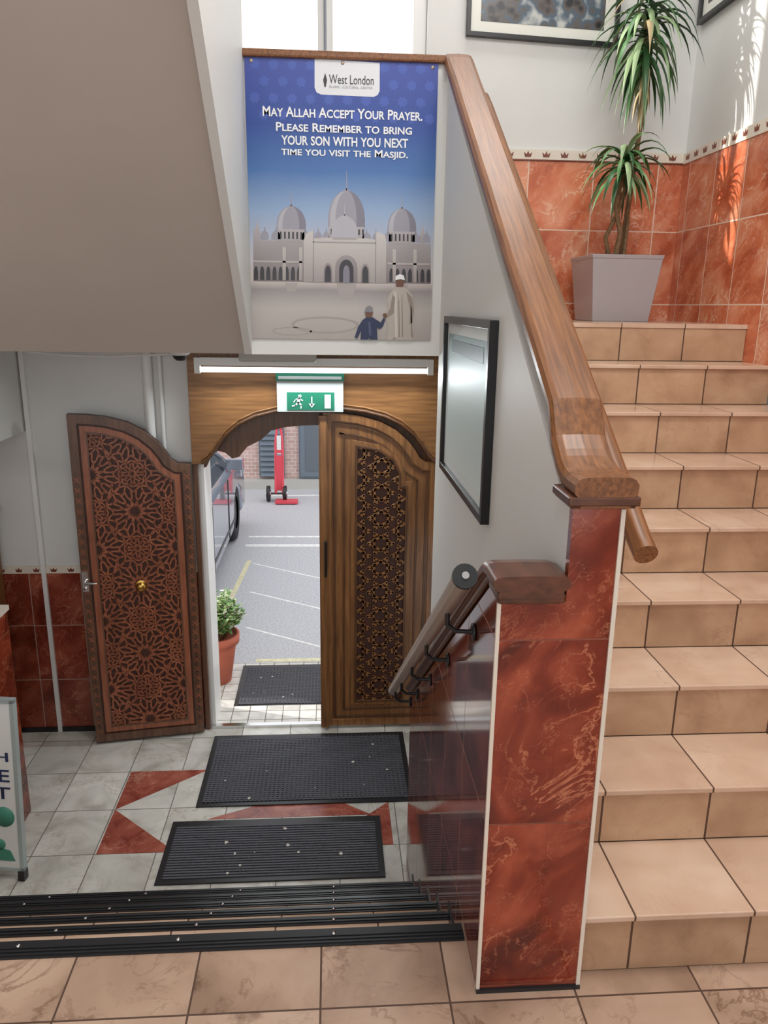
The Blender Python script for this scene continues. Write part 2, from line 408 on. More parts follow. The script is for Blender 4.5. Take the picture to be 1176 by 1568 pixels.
m.build('sloped_timber_coping',.005)
m=MB()
R0=Vector((.275,1.50,1.045)); R1=Vector((.275,3.16,-.10))
m.tube([R0,R0.lerp(R1,.5),R1],.023,steel,20)
d=(R1-R0).normalized()
m.tube([R0-d*.012,R0],.027,blackfr,20); m.tube([R1,R1+d*.012],.024,blackfr,20)
m.tube([R0-d*.018,R0-d*.012],.008,chrome,12)
for q in (.12,.34,.56,.78,.93):
    p=R0.lerp(R1,q)
    m.tube([p-Vector((0,0,.02)),p-Vector((0,0,.055)),p+Vector((.02,0,-.072)),p+Vector((.065,0,-.075))],.006,blackfr,8)
    m.lathe([(0,0),(.022,0),(.022,.006),(0,.006)],(p.x+.061,p.y,p.z-.075),blackfr,14,'x')
m.build('metal_handrail')
# ------------------------------------------------------------ window
m=MB()
fy0,fy1=YB+.03,YB+.07
for a,b in ((WX0,WX0+.07),(WX1-.07,WX1),(-.065,.015)): m.box(a,b,fy0,fy1,2.5,3.95,pvc)
m.box(-.032,-.018,fy0-.008,fy1,2.5,3.95,M('gasket_grey',C(150,155,165),.5))
m.box(WX0,WX1,fy0,fy1,2.5,2.57,pvc); m.box(WX0,WX1,fy0,fy1,3.88,3.95,pvc)
m.box(WX0-.02,WX1+.02,YB-.04,YB+.03,2.47,2.5,pvc)
m.build('window_1',.004)
# ------------------------------------------------------------ doors
AP=-.052
outl=[(.64,-1.0),(.64,.705),(.57,.71),(.535,.735),(.51,.78),(.47,.835),(.40,.90),(.31,.95),(.20,.982),(.10,.995),(0,1.0),(0,-1.0)]
def star(c,R,n,segs):
    for k in range(n):
        a=2*math.pi*k/n; h=math.pi/n
        P=lambda rr,an:(c[0]+rr*R*math.cos(an),c[1]+rr*R*math.sin(an))
        segs+=[(P(.18,a),P(.40,a+h)),(P(.40,a+h),P(.18,a+2*h)),
               (P(.40,a+h),P(.55,a+h*.45)),(P(.40,a+h),P(.55,a+h*1.55)),
               (P(.55,a+h*.45),P(.78,a+h*.45)),(P(.55,a+h*1.55),P(.78,a+h*1.55)),
               (P(.78,a+h*.45),P(.96,a+h)),(P(.78,a+h*1.55),P(.96,a+h)),
               (P(.78,a+h*.45),P(.70,a)),(P(.78,a-h*.45),P(.70,a)),
               (P(.96,a+h),P(.99,a+2*h)),(P(.99,a),P(.96,a+h))]
m=MB()
hinge=Vector((-.81,4.395,0))
m.X=Matrix.Translation(hinge)@Matrix.Rotation(math.radians(9),4,'Z')
L=[(-.64+u,z) for u,z in outl]
m.prism(L,'y',-.02,.025,wcarvebg)
i1=inset(L,.048); i2=inset(L,.060); i3=inset(L,.092); i4=inset(L,.100)
m.ring(L,i1,'y',-.036,.0,wcarvefr)
m.ring(i1,i2,'y',-.026,.0,wcarvebg)
m.ring(i2,i3,'y',-.032,.0,wcarve)
m.ring(i3,i4,'y',-.036,.0,wcarvefr)
segs=[]
cx=-.32
for n in range(-3,3):
    star((cx,.0+n*.44),.165,12,segs)
    for s_ in (-1,1): star((cx+s_*.22,.22+n*.44),.165,12,segs)
    star((cx,.22+n*.44),.075,8,segs)
    for s_ in (-1,1): star((cx+s_*.22,n*.44),.075,8,segs)
    for s_ in (-1,1):
        for t_ in (-1,1): segs.append(((cx+s_*.11,n*.44+t_*.165),(cx+s_*.15,n*.44+t_*.06)))
for p,q in segs:
    L_=math.hypot(q[0]-p[0],q[1]-p[1]); k=max(1,int(L_/.02))
    a=Vector(p);b=Vector(q)
    ok=[inside(tuple(a.lerp(b,(j+.5)/k)),i3) for j in range(k)]
    j=0
    while j<k:
        if ok[j]:
            e=j
            while e+1<k and ok[e+1]: e+=1
            m.beam(tuple(a.lerp(b,j/k)),tuple(a.lerp(b,(e+1)/k)),.0095,-.031,-.015,wcarve); j=e+1
        else: j+=1
zz=-.94
while zz<.64:
    for xx in (-.64+.024,-.024):
        for s_ in (-1,1):
            m.beam((xx-s_*.014,zz),(xx+s_*.014,zz+.03),.005,-.041,-.03,wcarve); m.beam((xx+s_*.014,zz+.03),(xx-s_*.014,zz+.06),.005,-.041,-.03,wcarvefr)
    zz+=.06
m.lathe([(0,-.075),(.018,-.073),(.028,-.062),(.026,-.05),(.016,-.045),(.014,-.03),(.034,-.032),(.034,-.02)],(cx+.005,0,-.01),brass,20,'y')
m.box(-.635,-.60,-.05,-.03,-.02,.10,chrome); m.tube([(-.617,-.05,.04),(-.617,-.08,.04),(-.55,-.085,.04)],.007,chrome,8)
m.lathe([(0,-.058),(.012,-.056),(.012,-.04)],(-.617,0,.0),chrome,12,'y')
m.build('door_1',.0015,seg=1)
m=MB()
yf=4.405; S=1.055
m.X=Matrix.Translation((AP,yf,0))@Matrix.Diagonal((S,1,1,1))
Rr=[(u,z) for u,z in outl]
m.prism(Rr,'y',.0,.04,wdoor)
j1=inset(Rr,.045);j2=inset(Rr,.055);j3=inset(Rr,.11);j4=inset(Rr,.12)
m.ring(Rr,j1,'y',-.014,.0,wdoor); m.ring(j2,inset(Rr,.068),'y',-.008,.0,wdoor2); m.ring(j3,j4,'y',-.010,0,wdoor2)
m.box(-.022,.028,-.030,.0,-1.0,.985,wdoor); m.box(-.014,.02,-.036,-.03,-1.0,.985,wdoor); 
PN=[(.19,-.82),(.19,.80),(.30,.78),(.385,.72),(.42,.64),(.42,.56),(.46,.56),(.46,-.82)]
m.ring(inset(PN,-.035),inset(PN,-.012),'y',-.012,.0,wdoor)
m.ring(inset(PN,-.012),PN,'y',-.022,.0,wdoor2)
m.prism(PN,'y',-.003,.0,wcarvebg)
segs=[]
ax_,az_=.135,.156
for rr in range(-1,13):
    for cc in range(-1,4):
        c=(.19+cc*ax_, -.80+rr*az_+(az_/2 if cc%2 else 0))
        for k in range(6):
            a=math.pi/3*k; b=a+2*math.pi/3
            R_=.0745
            segs.append(((c[0]+R_*math.cos(a),c[1]+R_*math.sin(a)),(c[0]+R_*math.cos(b),c[1]+R_*math.sin(b))))
for p,q in segs:
    k=5; a=Vector(p); b=Vector(q)
    for j in range(k):
        u_=a.lerp(b,j/k); v_=a.lerp(b,(j+1)/k)
        if inside(tuple((u_+v_)/2),PN): m.beam(tuple(u_),tuple(v_),.0125,-.016,-.002,wdoor)
m.box(.005,.02,-.06,-.034,.02,.24,blackfr)
for z in (-.75,-.1,.55): m.tube([(.638,-.018,z),(.638,-.018,z+.12)],.010,blackfr,10)
m.build('door_2',.0015,seg=1)
m=MB()
half=[(-.68,.70),(-.655,.715),(-.625,.745),(-.59,.80),(-.54,.865),(-.465,.925),(-.37,.97),(-.25,1.0),(-.12,1.015),(0,1.02)]
AM=-.063
arc=[(AM+u,z) for u,z in half]+[(AM-u,z) for u,z in half[::-1][1:]]
m.prism([(-.80,1.31),(-.80,.70)]+arc+[(.675,.70),(.675,1.31)],'y',4.385,4.45,whead)
m.tube([(x,4.383,z+.008) for x,z in arc],.011,wdoor2,8)
m.tube([(x,4.385,z+.03) for x,z in arc],.006,whead,8)
sc=[(-.77,.66),(-.73,.67),(-.70,.735),(-.66,.765),(-.62,.755),(-.58,.72),(-.54,.73),(-.49,.79),(-.41,.83),(-.35,.885),(-.27,.905),(-.17,.915),(AP,.918)]
m.prism([(-.77,1.03)]+sc+[(.10,.918),(.25,.80),(.63,.68),(.63,1.03)],'y',4.452,4.49,wdoor2)
m.box(-.805,-.775,4.41,4.447,ZF,.72,wcarvefr)
m.box(OL,OL+.02,4.45,4.69,ZF,1.03,pvc)
m.box(.637,.672,4.41,4.447,ZF,.72,wdoor)
m.box(OR-.018,OR,4.49,4.69,ZF,1.03,pvc)
m.box(-.80,.675,4.375,4.447,1.30,1.33,wdoor)
m.build('door_frame',.003)
thr=stone('porch_tile',[C(190,188,182),C(215,213,206),C(228,226,220)],5,[(0,.11,0),(1,.11,0)],.006,C(120,115,108),.4,var=.05)
m=MB(); m.box(OL,OR,4.455,4.69,ZF-.1,ZF+.006,thr); m.box(OL,OR,4.42,4.455,ZF,ZF+.018,chrome); m.build('door_sill')
m=MB(); m.box(-1.25,.9,4.705,5.40,-1.2,-1.045,thr); m.build('porch_floor')
# ------------------------------------------------------------ mats
def mat_(name,x0,x1,y0,y1,z,ribs,axis='y'):
    m=MB(); mm=M('mat_'+name+str(y0),C(70,71,77),.75,noise=.2,nscale=60); mk=M('mat_rib'+str(y0),C(86,87,94),.7,noise=.2,nscale=80)
    m.box(x0,x1,y0,y1,z,z+.008,black); 
    n=int((y1-y0-.06)/ribs)
    for i in range(n):
        yy=y0+.03+i*ribs; m.box(x0+.03,x1-.03,yy,yy+ribs*.55,z+.008,z+.012,mk)
    n=int((x1-x0-.06)/.024)
    if axis=='xy':
        for i in range(n):
            xx=x0+.03+i*.024; m.box(xx,xx+.010,y0+.03,y1-.03,z+.008,z+.0125,mm)
    deb=M('debris'+str(y0),C(205,200,190),.8)
    for i in range(9):
        px,py=random.uniform(x0+.1,x1-.1),random.uniform(y0+.05,y1-.05); s_=random.uniform(.004,.013)
        pts=[(px+s_*math.cos(a)*random.uniform(.5,1.2),py+s_*math.sin(a)*random.uniform(.5,1.2)) for a in [k*math.pi/3 for k in range(6)]]
        m.prism(pts,'z',z+.012,z+.0145,deb)
    m.build(name)
mat_('door_mat',-.83,.245,3.05,3.50,ZF+.001,.018)
mat_('door_mat',-.735,.44,3.62,4.32,ZF+.001,.018,'xy')
mat_('door_mat',-.67,.38,4.72,5.34,-1.044,.018,'xy')
# ------------------------------------------------------------ tube light
tl=empty('fluorescent_light')
em=M('tube_glow',(.9,.97,1,1),.5,emit=3)
m=MB(); m.tube([(-.71,4.28,1.245),(.53,4.28,1.245)],.014,em,12)
m.box(-.74,.56,4.265,4.325,1.268,1.31,pvc)
for a in (-.74,.53): m.box(a,a+.03,4.26,4.30,1.225,1.31,pvc)
m.build('tube_and_batten',parent=tl)
m=MB(); m.box(-.48,-.08,4.08,4.24,1.30,1.372,M('closer_grey',C(180,176,170),.4)); m.build('ceiling_vent_box',.01)
ex=empty('exit_sign')
green=M('sign_green',C(22,108,82),.5); sw=M('sign_white',C(188,196,194),.5)
m=MB(); m.X=Matrix.Translation((.12,-.01,-.006))
m.box(-.425,-.055,4.355,4.375,1.015,1.19,sw)
m.box(-.37,-.105,4.352,4.356,1.025,1.125,green)
m.box(-.43,-.05,4.335,4.35,1.19,1.236,green); m.box(-.415,-.065,4.333,4.336,1.198,1.215,sw)
m.box(-.16,-.125,4.350,4.353,1.035,1.112,sw)
m.box(-.235,-.228,4.350,4.353,1.05,1.10,sw); m.prism([(-.25,1.062),(-.213,1.062),(-.2315,1.038)],'y',4.350,4.353,sw)
m.lathe([(0,-.001),(.009,-.001),(.009,.002)],(-.298,4.351,1.103),sw,12,'y')
for p,q,w in (((-.30,1.093),(-.308,1.068),.016),((-.305,1.068),(-.29,1.052),.009),((-.29,1.052),(-.293,1.036),.008),((-.31,1.068),(-.322,1.052),.009),((-.322,1.052),(-.34,1.048),.008),((-.30,1.09),(-.282,1.078),.006),((-.303,1.09),(-.322,1.084),.006),((-.322,1.084),(-.332,1.070),.006)):
    m.beam(p,q,w,4.350,4.353,sw)
m.build('sign_plates',parent=ex)
m=MB(); m.lathe([(0,-.03),(.02,-.028),(.034,-.015),(.04,0),(.04,.02),(.05,.02),(.05,.045),(0,.045)],(-.80,4.20,1.325),blackfr,20); m.lathe([(.041,.0),(.055,.01),(.055,.046)],(-.80,4.20,1.325),pvc,20); m.build('security_camera')
m=MB()
for x,w in ((-1.03,.028),(-.96,.012)): m.tube([(x,YB-.02,.08),(x,YB-.02,ZS)],w,pvc,12)
m.build('conduit_pipe')
m=MB(); m.box(-1.72,-1.695,YB-.028,YB-.0,ZF,ZS,pvc); m.build('cable_trunking')
m=MB(); m.tube([(-1.62,4.3,1.33),(-1.4,4.3,1.312),(-1.2,4.3,1.308),(-1.0,4.28,1.318),(-.86,4.22,1.33)],.006,pvc,8); m.build('cable')
m=MB(); m.box(XL+.001,-1.73,2.4,YB-.001,.88,1.374,white); m.build('boxed_bulkhead')
m=MB(); m.box(XL+.001,-1.60,3.44,3.64,ZF,.12,marb_y); m.box(XL+.001,-1.592,3.43,3.65,.12,.145,trimw); m.build('low_marble_wall')
m=MB(); m.box(-2.2,-1.93,4.16,4.40,ZF,.42,whead); m.box(-2.22,-1.91,4.14,4.42,.42,.45,whead);m.build('wooden_cabinet',.005)
sb=empty('notice_board')
X=Matrix.Translation((-1.43,3.20,0))@Matrix.Rotation(math.radians(-8),4,'Z')@Matrix.Rotation(math.radians(-5),4,'X')
bw=M('board_white',C(228,229,226),.4); bt=M('board_text',C(40,50,90),.5); bg=M('board_green',C(70,140,120),.5); alu=M('board_frame',C(176,190,190),.35,metal=.3)
m=MB(); m.X=X
z0=-1.00
m.box(-.55,0,0,.02,z0+.04,z0+.86,bw)
for a in (-.56,-.008): m.box(a,a+.018,-.004,.026,z0+.03,z0+.87,alu)
for a in (-.56,-.02): m.box(a,a+.03,-.006,.03,z0-.018,z0+.03,blackfr)
m.box(-.56,.010,-.004,.026,z0+.855,z0+.875,alu); m.box(-.56,.010,-.004,.026,z0+.03,z0+.045,alu)
m.lathe([(0,-.002),(.05,-.002),(.05,.001)],(-.07,0,z0+.30),bg,18,'y'); m.lathe([(0,-.003),(.028,-.003),(.028,.001)],(-.10,0,z0+.16),bg,18,'y'); m.prism([(-.16,z0+.08),(-.03,z0+.08),(-.05,z0+.13),(-.12,z0+.15)],'y',-.003,.001,bg)
m.box(-.54,-.01,.03,.05,z0+.01,z0+.82,bw)
m.build('panel',parent=sb)
for i,(tx,w) in enumerate((('MASJAH',.40),('THE',.22),('BEST',.26))):
    text(tx,-.03-w/2,z0+.56-.085*i,w,.06,-.003,bt,sb,'board_text_%d'%i,.01,X)
# ------------------------------------------------------------ framed pictures
def ramp_mat(name,stops,ax=2,lo=0,hi=1,nz=0):
    mm,nt,b=newmat(name); g=nt.nodes.new('ShaderNodeNewGeometry'); s=nt.nodes.new('ShaderNodeSeparateXYZ'); nt.links.new(g.outputs['Position'],s.inputs[0])
    mr=nt.nodes.new('ShaderNodeMapRange'); mr.inputs[1].default_value=lo; mr.inputs[2].default_value=hi; nt.links.new(s.outputs[ax],mr.inputs[0])
    fac=mr.outputs[0]
    if nz:
        n=nt.nodes.new('ShaderNodeTexNoise'); n.inputs['Scale'].default_value=5; n.inputs['Detail'].default_value=6; nt.links.new(g.outputs['Position'],n.inputs['Vector'])
        fac=math_(nt,'ADD',fac,math_(nt,'MULTIPLY',math_(nt,'SUBTRACT',n.outputs['Fac'],.5),nz))
    r=nt.nodes.new('ShaderNodeValToRGB'); nt.links.new(fac,r.inputs[0])
    e=r.color_ramp.elements; e[0].position=stops[0][0]; e[0].color=stops[0][1]; e[1].position=stops[-1][0]; e[1].color=stops[-1][1]
    for p,c in stops[1:-1]: q=e.new(p); q.color=c
    nt.links.new(r.outputs[0],b.inputs['Base Color']); b.inputs['Roughness'].default_value=.3
    return mm,nt,b,r
gp,_,gb,_=ramp_mat('print_with_reflection',[(0,C(236,242,240)),(.35,C(206,222,222)),(1,C(140,170,174))],2,.9,1.55)  # ramp paints in a glass reflection, whitish at the bottom
gb.inputs['Roughness'].default_value=.4; gb.inputs['Specular IOR Level'].default_value=.25
m=MB(); P0=[(2.26,.94),(2.26,1.555),(3.20,1.555),(3.20,.93)]
m.ring(P0,inset(P0,.026),'x',XB_-.028,XB_-.001,blackfr); m.prism(inset(P0,.026),'x',XB_-.012,XB_-.001,M('mount',C(225,230,228),.4,spec=.25)); m.prism(inset(P0,.065),'x',XB_-.0135,XB_-.011,gp)
m.box(XB_-.0145,XB_-.012,2.40,3.05,1.42,1.47,M('print_band',C(80,102,110),.4))
m.build('picture_frame',.002)
def collage(name):
    mm,nt,b=newmat(name); g=nt.nodes.new('ShaderNodeNewGeometry')
    v=nt.nodes.new('ShaderNodeTexVoronoi'); v.inputs['Scale'].default_value=20; nt.links.new(g.outputs['Position'],v.inputs['Vector'])
    n=nt.nodes.new('ShaderNodeTexNoise'); n.inputs['Scale'].default_value=7; n.inputs['Detail'].default_value=10; nt.links.new(g.outputs['Position'],n.inputs['Vector'])
    r=nt.nodes.new('ShaderNodeValToRGB'); nt.links.new(math_(nt,'ADD',math_(nt,'MULTIPLY',n.outputs['Fac'],.9),math_(nt,'MULTIPLY',v.outputs['Distance'],.25)),r.inputs[0])
    e=r.color_ramp.elements; e[0].position=.42; e[1].position=.72; e[0].color=C(34,34,40); e[1].color=C(188,190,186); q=e.new(.52); q.color=C(92,84,80); q=e.new(.6); q.color=C(74,92,108)
    nt.links.new(r.outputs[0],b.inputs['Base Color']); b.inputs['Roughness'].default_value=.25; return mm
m=MB(); P0=[(.70,2.945),(.70,3.53),(1.50,3.53),(1.50,2.915)]
m.ring(P0,inset(P0,.022),'y',YB-.03,YB-.001,blackfr); m.prism(inset(P0,.02),'y',YB-.012,YB-.001,M('mount2',C(225,225,215),.3)); m.prism(inset(P0,.075),'y',YB-.0135,YB-.011,collage('print_photo'))
m.build('picture_frame',.002)
m=MB(); P0=[(3.80,3.03),(3.80,3.7),(4.42,3.7),(4.42,3.03)]
m.ring(P0,inset(P0,.022),'x',XR-.03,XR-.001,blackfr); m.prism(inset(P0,.02),'x',XR-.012,XR-.001,M('mount3',C(225,225,215),.3)); m.prism(inset(P0,.075),'x',XR-.0135,XR-.011,collage('print_photo2'))
m.build('picture_frame',.002)
# ------------------------------------------------------------ poster
po=empty('mosque_poster')
YP=YL-.045; PX0=-.347; PW=.79
def pp(x,y):
    xl=372+13*(y-85)/435; xr=667-10*(y-98)/424
    return (PX0+(x-xl)/(xr-xl)*PW, 2.555-(y-91)/430*1.11)
sky,nt,b,_=ramp_mat('poster_print',[(0,C(172,162,156)),(.12,C(186,178,173)),(.19,C(152,144,142)),(.225,C(206,194,188)),(.33,C(190,190,200)),(.48,C(146,170,202)),(.62,C(72,114,172)),(.78,C(48,76,150)),(1,C(66,80,158))],2,1.445,2.555,.035)
b.inputs['Roughness'].default_value=.28
m=MB(); m.box(PX0,PX0+PW,YP-.004,YP+.004,1.445,2.555,sky); m.build('sheet',parent=po)
pat=M('print_pattern',C(70,92,172),.28)
ST,_,_,_=ramp_mat('print_stone',[(0,C(120,110,110)),(.5,C(156,148,148)),(1,C(180,174,176))],2,1.68,1.92,.5)
SL_,_,_,_=ramp_mat('print_stone_light',[(0,C(156,146,142)),(.5,C(186,177,173)),(1,C(204,197,193))],2,1.68,1.90,.4)
DK=M('print_dark',C(54,50,54),.3); WH=M('print_white',C(240,240,240),.3)
DM=M('print_dome',C(156,153,163),.3); DMS=M('print_dome_shade',C(130,126,138),.3); DML=M('print_dome_light',C(180,177,184),.3)
m=MB()
def poly(pts,l,mat): m.prism([pp(*p) for p in pts],'y',YP-.0045-.0006*l,YP-.0035,mat)
def dome(cx,by,r_,h,l,mat,fin=True,shade=True):
    def shape(x0,x1):
        pts=[]
        N=16
        for k in range(N+1):
            a=math.pi*k/N; xx=math.cos(a); yy=math.sin(a)
            bul=1.0+.06*math.sin(2*a) if a<math.pi/2 else 1.0-.06*math.sin(2*a)
            pts.append((cx+r_*(x0+(x1-x0)*(xx*bul+1)/2),by-h*(yy**.85)-(h*.06 if k==N//2 else 0)))
        return pts
    full=shape(-1,1)
    poly(full,l,mat)
    if shade:
        rim_=full[:8]; inner=[(cx+(x-cx)*.55,y) for x,y in rim_][::-1]
        poly(rim_+inner,l+.4,DMS)
        lf=full[9:]; poly([(cx+(x-cx)*.9,y+1) for x,y in lf]+[(cx+(x-cx)*.6,y+1) for x,y in lf][::-1],l+.4,DML)
    if fin: poly([(cx-.9,by-h),(cx+.9,by-h),(cx+.4,by-h-h*.5),(cx-.4,by-h-h*.5)],l,mat); 
for ix in range(11):
    for iy in range(6):
        cx,cy=388+ix*28+(14 if iy%2 else 0),100+iy*24
        if cx>655: continue
        ps=[]
        for k in range(16):
            a=k*math.pi/8; rr=9 if k%2 else 6; ps.append((cx+rr*math.cos(a),cy+rr*math.sin(a)))
        if iy<4: poly(ps,0,pat)
poly([(386,368),(386,345),(393,345),(393,362),(657,362),(657,427),(386,427)],1,ST)
for x0 in (388,640): poly([(x0,350),(x0+4,332),(x0+8,350),(x0+8,365),(x0,365)],1.5,ST)
for cx,by,r_,h in ((443,346,22,38),(612,346,22,38)):
    dome(cx,by,r_,h,1,DM); poly([(cx-20,344),(cx+20,344),(cx+20,364),(cx-20,364)],2,ST)
    for k in range(6): poly([(cx-17+k*6.2,348),(cx-14.5+k*6.2,348),(cx-14.5+k*6.2,359),(cx-17+k*6.2,359)],3,DK)
for cx,r_ in ((420,7),(465,7),(590,7),(634,7),(403,6),(650,6),(484,6),(558,7),(496,5),(572,5)): dome(cx,360,r_,13,2,DM,True,False)
dome(527,340,28,58,1,DM); poly([(500,338),(554,338),(554,356),(500,356)],2,ST)
for k in range(9): poly([(503+k*6,342),(505.5+k*6,342),(505.5+k*6,351),(503+k*6,351)],3,DK)
dome(524,357,20,36,4,DML,True,False)
poly([(506,355),(543,355),(543,358),(506,358)],5,ST)
poly([(462,360),(466,350),(476,345),(477,358),(492,356),(560,356),(572,358),(573,345),(586,350),(588,360),(588,427),(462,427)],3.4,SL_)
poly([(476,362),(572,362),(572,364),(476,364)],5,ST)
for x0 in (476,571): poly([(x0,345),(x0+1.5,345),(x0+1.5,427),(x0,427)],5,ST)
def arch(cx,by,w,h,l,mat):
    pts=[(cx-w/2,by)]+[(cx-w/2*math.cos(a),by-h*.55-h*.45*math.sin(a)) for a in [k*math.pi/8 for k in range(9)]]+[(cx+w/2,by)]
    poly(pts,l,mat)
arch(527,427,34,44,5,ST); arch(527,427,22,37,6,DK); arch(527,427,10,28,7,DMS)
for cx in (499,556): arch(cx,427,13,31,5,ST); arch(cx,427,9,27,6,DK)
for k in range(8): arch(390+k*9.3,425,6,22,3,DK)
for k in range(7): arch(596+k*9.6,425,6,22,3,DK)
poly([(386,394),(461,394),(461,397),(386,397)],3.2,SL_); poly([(590,394),(656,394),(656,397),(590,397)],3.2,SL_)
for x0 in (430,455,598,630): poly([(x0,372),(x0+5,372),(x0+5,425),(x0,425)],3.2,SL_)
refl=M('print_reflection',C(168,158,154),.3)
for cx,w_,h_ in ((527,30,26),(443,20,14),(612,20,14)): poly([(cx-w_/2,429),(cx+w_/2,429),(cx+w_*.3,429+h_),(cx-w_*.3,429+h_)],0,refl)
rg=M('print_ring',C(164,154,148),.3)
for (rx,ry,ox,oy) in ((52,14,495,497),(30,7,445,508)):
    pts=[];pin=[]
    for k in range(40):
        a=2*math.pi*k/40; pts.append(pp(ox+rx*math.cos(a),oy+ry*math.sin(a))); pin.append(pp(ox+rx*.9*math.cos(a),oy+ry*.8*math.sin(a)))
    m.ring(pts,pin,'y',YP-.0048,YP-.0035,rg)
poly([(478,90),(577,93),(577,133),(574,139),(568,142),(488,141),(481,138),(478,131)],1,M('logo_tab',C(222,222,226),.3))
poly([(493,130),(491,120),(494,110),(497,120),(495,130)],3,DK)
robe=M('print_robe',C(182,172,162),.35); robe2=M('print_robe_fold',C(148,134,124),.35); robe3=M('print_robe_light',C(204,196,186),.35); skin=M('print_skin',C(110,74,56),.4); navy=M('print_navy',C(38,48,80),.4)
poly([(600,436),(606,431),(613,431),(621,437),(629,447),(632,468),(631,490),(629,508),(629,521),(603,521),(601,516),(597,521),(589,521),(591,500),(589,486),(586,482),(584,476),(591,468),(590,455),(594,444)],7,robe)
for a,b_,w_ in ((607,450,1.2),(612,444,1.2),(626,462,1.5)): poly([(a,b_),(a+w_,b_+6),(a+w_*2,516),(a+.4,516)],8,robe2)
poly([(619,440),(628,450),(631,470),(629,492),(624,494),(625,470)],8,robe2)
poly([(600,440),(604,442),(606,516),(602,516)],8,robe3)
poly([(598,446),(602,450),(600,476),(590,484),(588,480),(594,468)],8.3,robe2)
poly([(604,433),(603,424),(605,418),(610,416),(615,418),(616,425),(614,433)],8,skin)
poly([(602,422),(603,415),(609,412),(615,414),(617,422),(610,420)],9,WH)
poly([(583,478),(588,476),(590,483),(585,485)],9,skin)
poly([(552,488),(559,483),(567,483),(574,488),(580,492),(584,484),(587,487),(583,499),(578,503),(574,500),(575,521),(563,521),(562,516),(561,521),(549,521),(550,505),(544,519),(540,517),(545,500)],8,navy)
poly([(557,484),(556,474),(560,468),(566,469),(568,476),(566,484)],9,skin)
poly([(555,475),(557,467),(562,464),(567,467),(568,475)],10,M('print_cap',C(130,128,132),.4))
poly([(560,492),(564,490),(566,514),(562,514)],9,M('print_strap',C(70,80,110),.4))
m.build('artwork',parent=po)
lines=[('May Allah Accept Your Prayer.',400,643,160,175),('Please Remember to bring',420,627,183,196),('your son with you next',428,621,202,216),('time you visit the Masjid.',428,621,220,234)]
for i,(tx,xa,xb,ya,yb) in enumerate(lines):
    a=pp(xa,yb); b_=pp(xb,ya); text(tx,(a[0]+b_[0])/2,a[1],b_[0]-a[0],b_[1]-a[1],YP-.007,WH,po,'poster_text_%d'%i,.018,small=True)
a=pp(500,125); b_=pp(568,112); text('West London',(a[0]+b_[0])/2,a[1],b_[0]-a[0],b_[1]-a[1],YP-.007,DK,po,'logo_text')
a=pp(500,131); b_=pp(566,127.5); text('ISLAMIC  CULTURAL  CENTRE',(a[0]+b_[0])/2,a[1],b_[0]-a[0],b_[1]-a[1],YP-.007,DM,po,'logo_caption')
m=MB()
for x,z in ((-.32,2.542),(.05,2.545),(.42,2.54)): m.lathe([(0,-.007),(.006,-.006),(.008,-.003)],(x,YP-.002,z),steel,10,'y')
m.build('pins',parent=po)
# ------------------------------------------------------------ planter and dracaena
pl=empty('potted_dracaena')
pgrey=M('planter_grey',C(168,165,168),.25,metal=.1); soil=M('soil',C(60,45,35),.9,noise=.3,nscale=60)
m=MB(); cx,cy=1.48,4.12
def frus(s0,s1,z0,z1,mat,m):
    vs=[(cx+a*s0,cy+b*s0,z0) for a,b in ((-1,-1),(1,-1),(1,1),(-1,1))]+[(cx+a*s1,cy+b*s1,z1) for a,b in ((-1,-1),(1,-1),(1,1),(-1,1))]
    m.add(vs,[(0,3,2,1),(4,5,6,7),(0,1,5,4),(1,2,6,5),(2,3,7,6),(3,0,4,7)],mat)
frus(.146,.180,ZL,ZL+.31,pgrey,m); frus(.182,.185,ZL+.305,ZL+.325,pgrey,m); frus(.170,.170,ZL+.32,ZL+.327,soil,m)
m.build('planter',.015,parent=pl,seg=3)
bark=M('cane_bark',C(120,92,62),.8,noise=.3,nscale=50,bump=.5)
leafm=[M('leaf_dark',C(44,82,44),.35),M('leaf_mid',C(74,116,66),.35),M('leaf_light',C(146,170,126),.4),M('leaf_dry',C(185,165,125),.6)]
def leaf(m,base,az,el,L,w,droop,mat,clamp=True):
    p=Vector(base); d=Vector((math.cos(az)*math.cos(el),math.sin(az)*math.cos(el),math.sin(el)))
    side=Vector((-math.sin(az),math.cos(az),0)); n=8; vs=[]
    for i in range(n+1):
        t_=i/n; ww=w*(math.sin(math.pi*min(1,.12+t_*.88))**.6)*(1-t_**3*.9)
        up=side.cross(d).normalized()
        q=[p+side*ww/2+up*ww*.2,p,p-side*ww/2+up*ww*.2]
        for v in q:
            if clamp: v.x=min(v.x,XR-.03); v.y=min(v.y,YB-.035)
            vs.append(tuple(v))
        p=p+d*(L/n); d=(d+Vector((0,0,-droop/n*(1+t_)))).normalized()
    fs=[]
    for i in range(n): fs+=[(3*i,3*i+1,3*i+4,3*i+3),(3*i+1,3*i+2,3*i+5,3*i+4)]
    m.add(vs,fs,mat,True)
def crown(m,c,n,L,spread,dry=0,elo=1.3,w=(.022,.034),dr=(1.3,2.4)):
    for i in range(n):
        f=i/n; az=i*2.399+random.uniform(-.2,.2); el=elo-1.5*f+random.uniform(-.15,.15)
        z=c[2]+.05-.16*f*spread
        mt=random.choices(leafm,[3,4,3,.1+dry*f])[0]
        leaf(m,(c[0],c[1],z),az,el,L*random.uniform(.75,1.1),random.uniform(*w),random.uniform(*dr),mt)
m=MB()
zt=ZL+.32
m.tube([(1.47,4.10,zt),(1.49,4.11,zt+.12),(1.45,4.10,zt+.24),(1.47,4.10,2.26)],[.016,.014,.012,.011],bark,8)
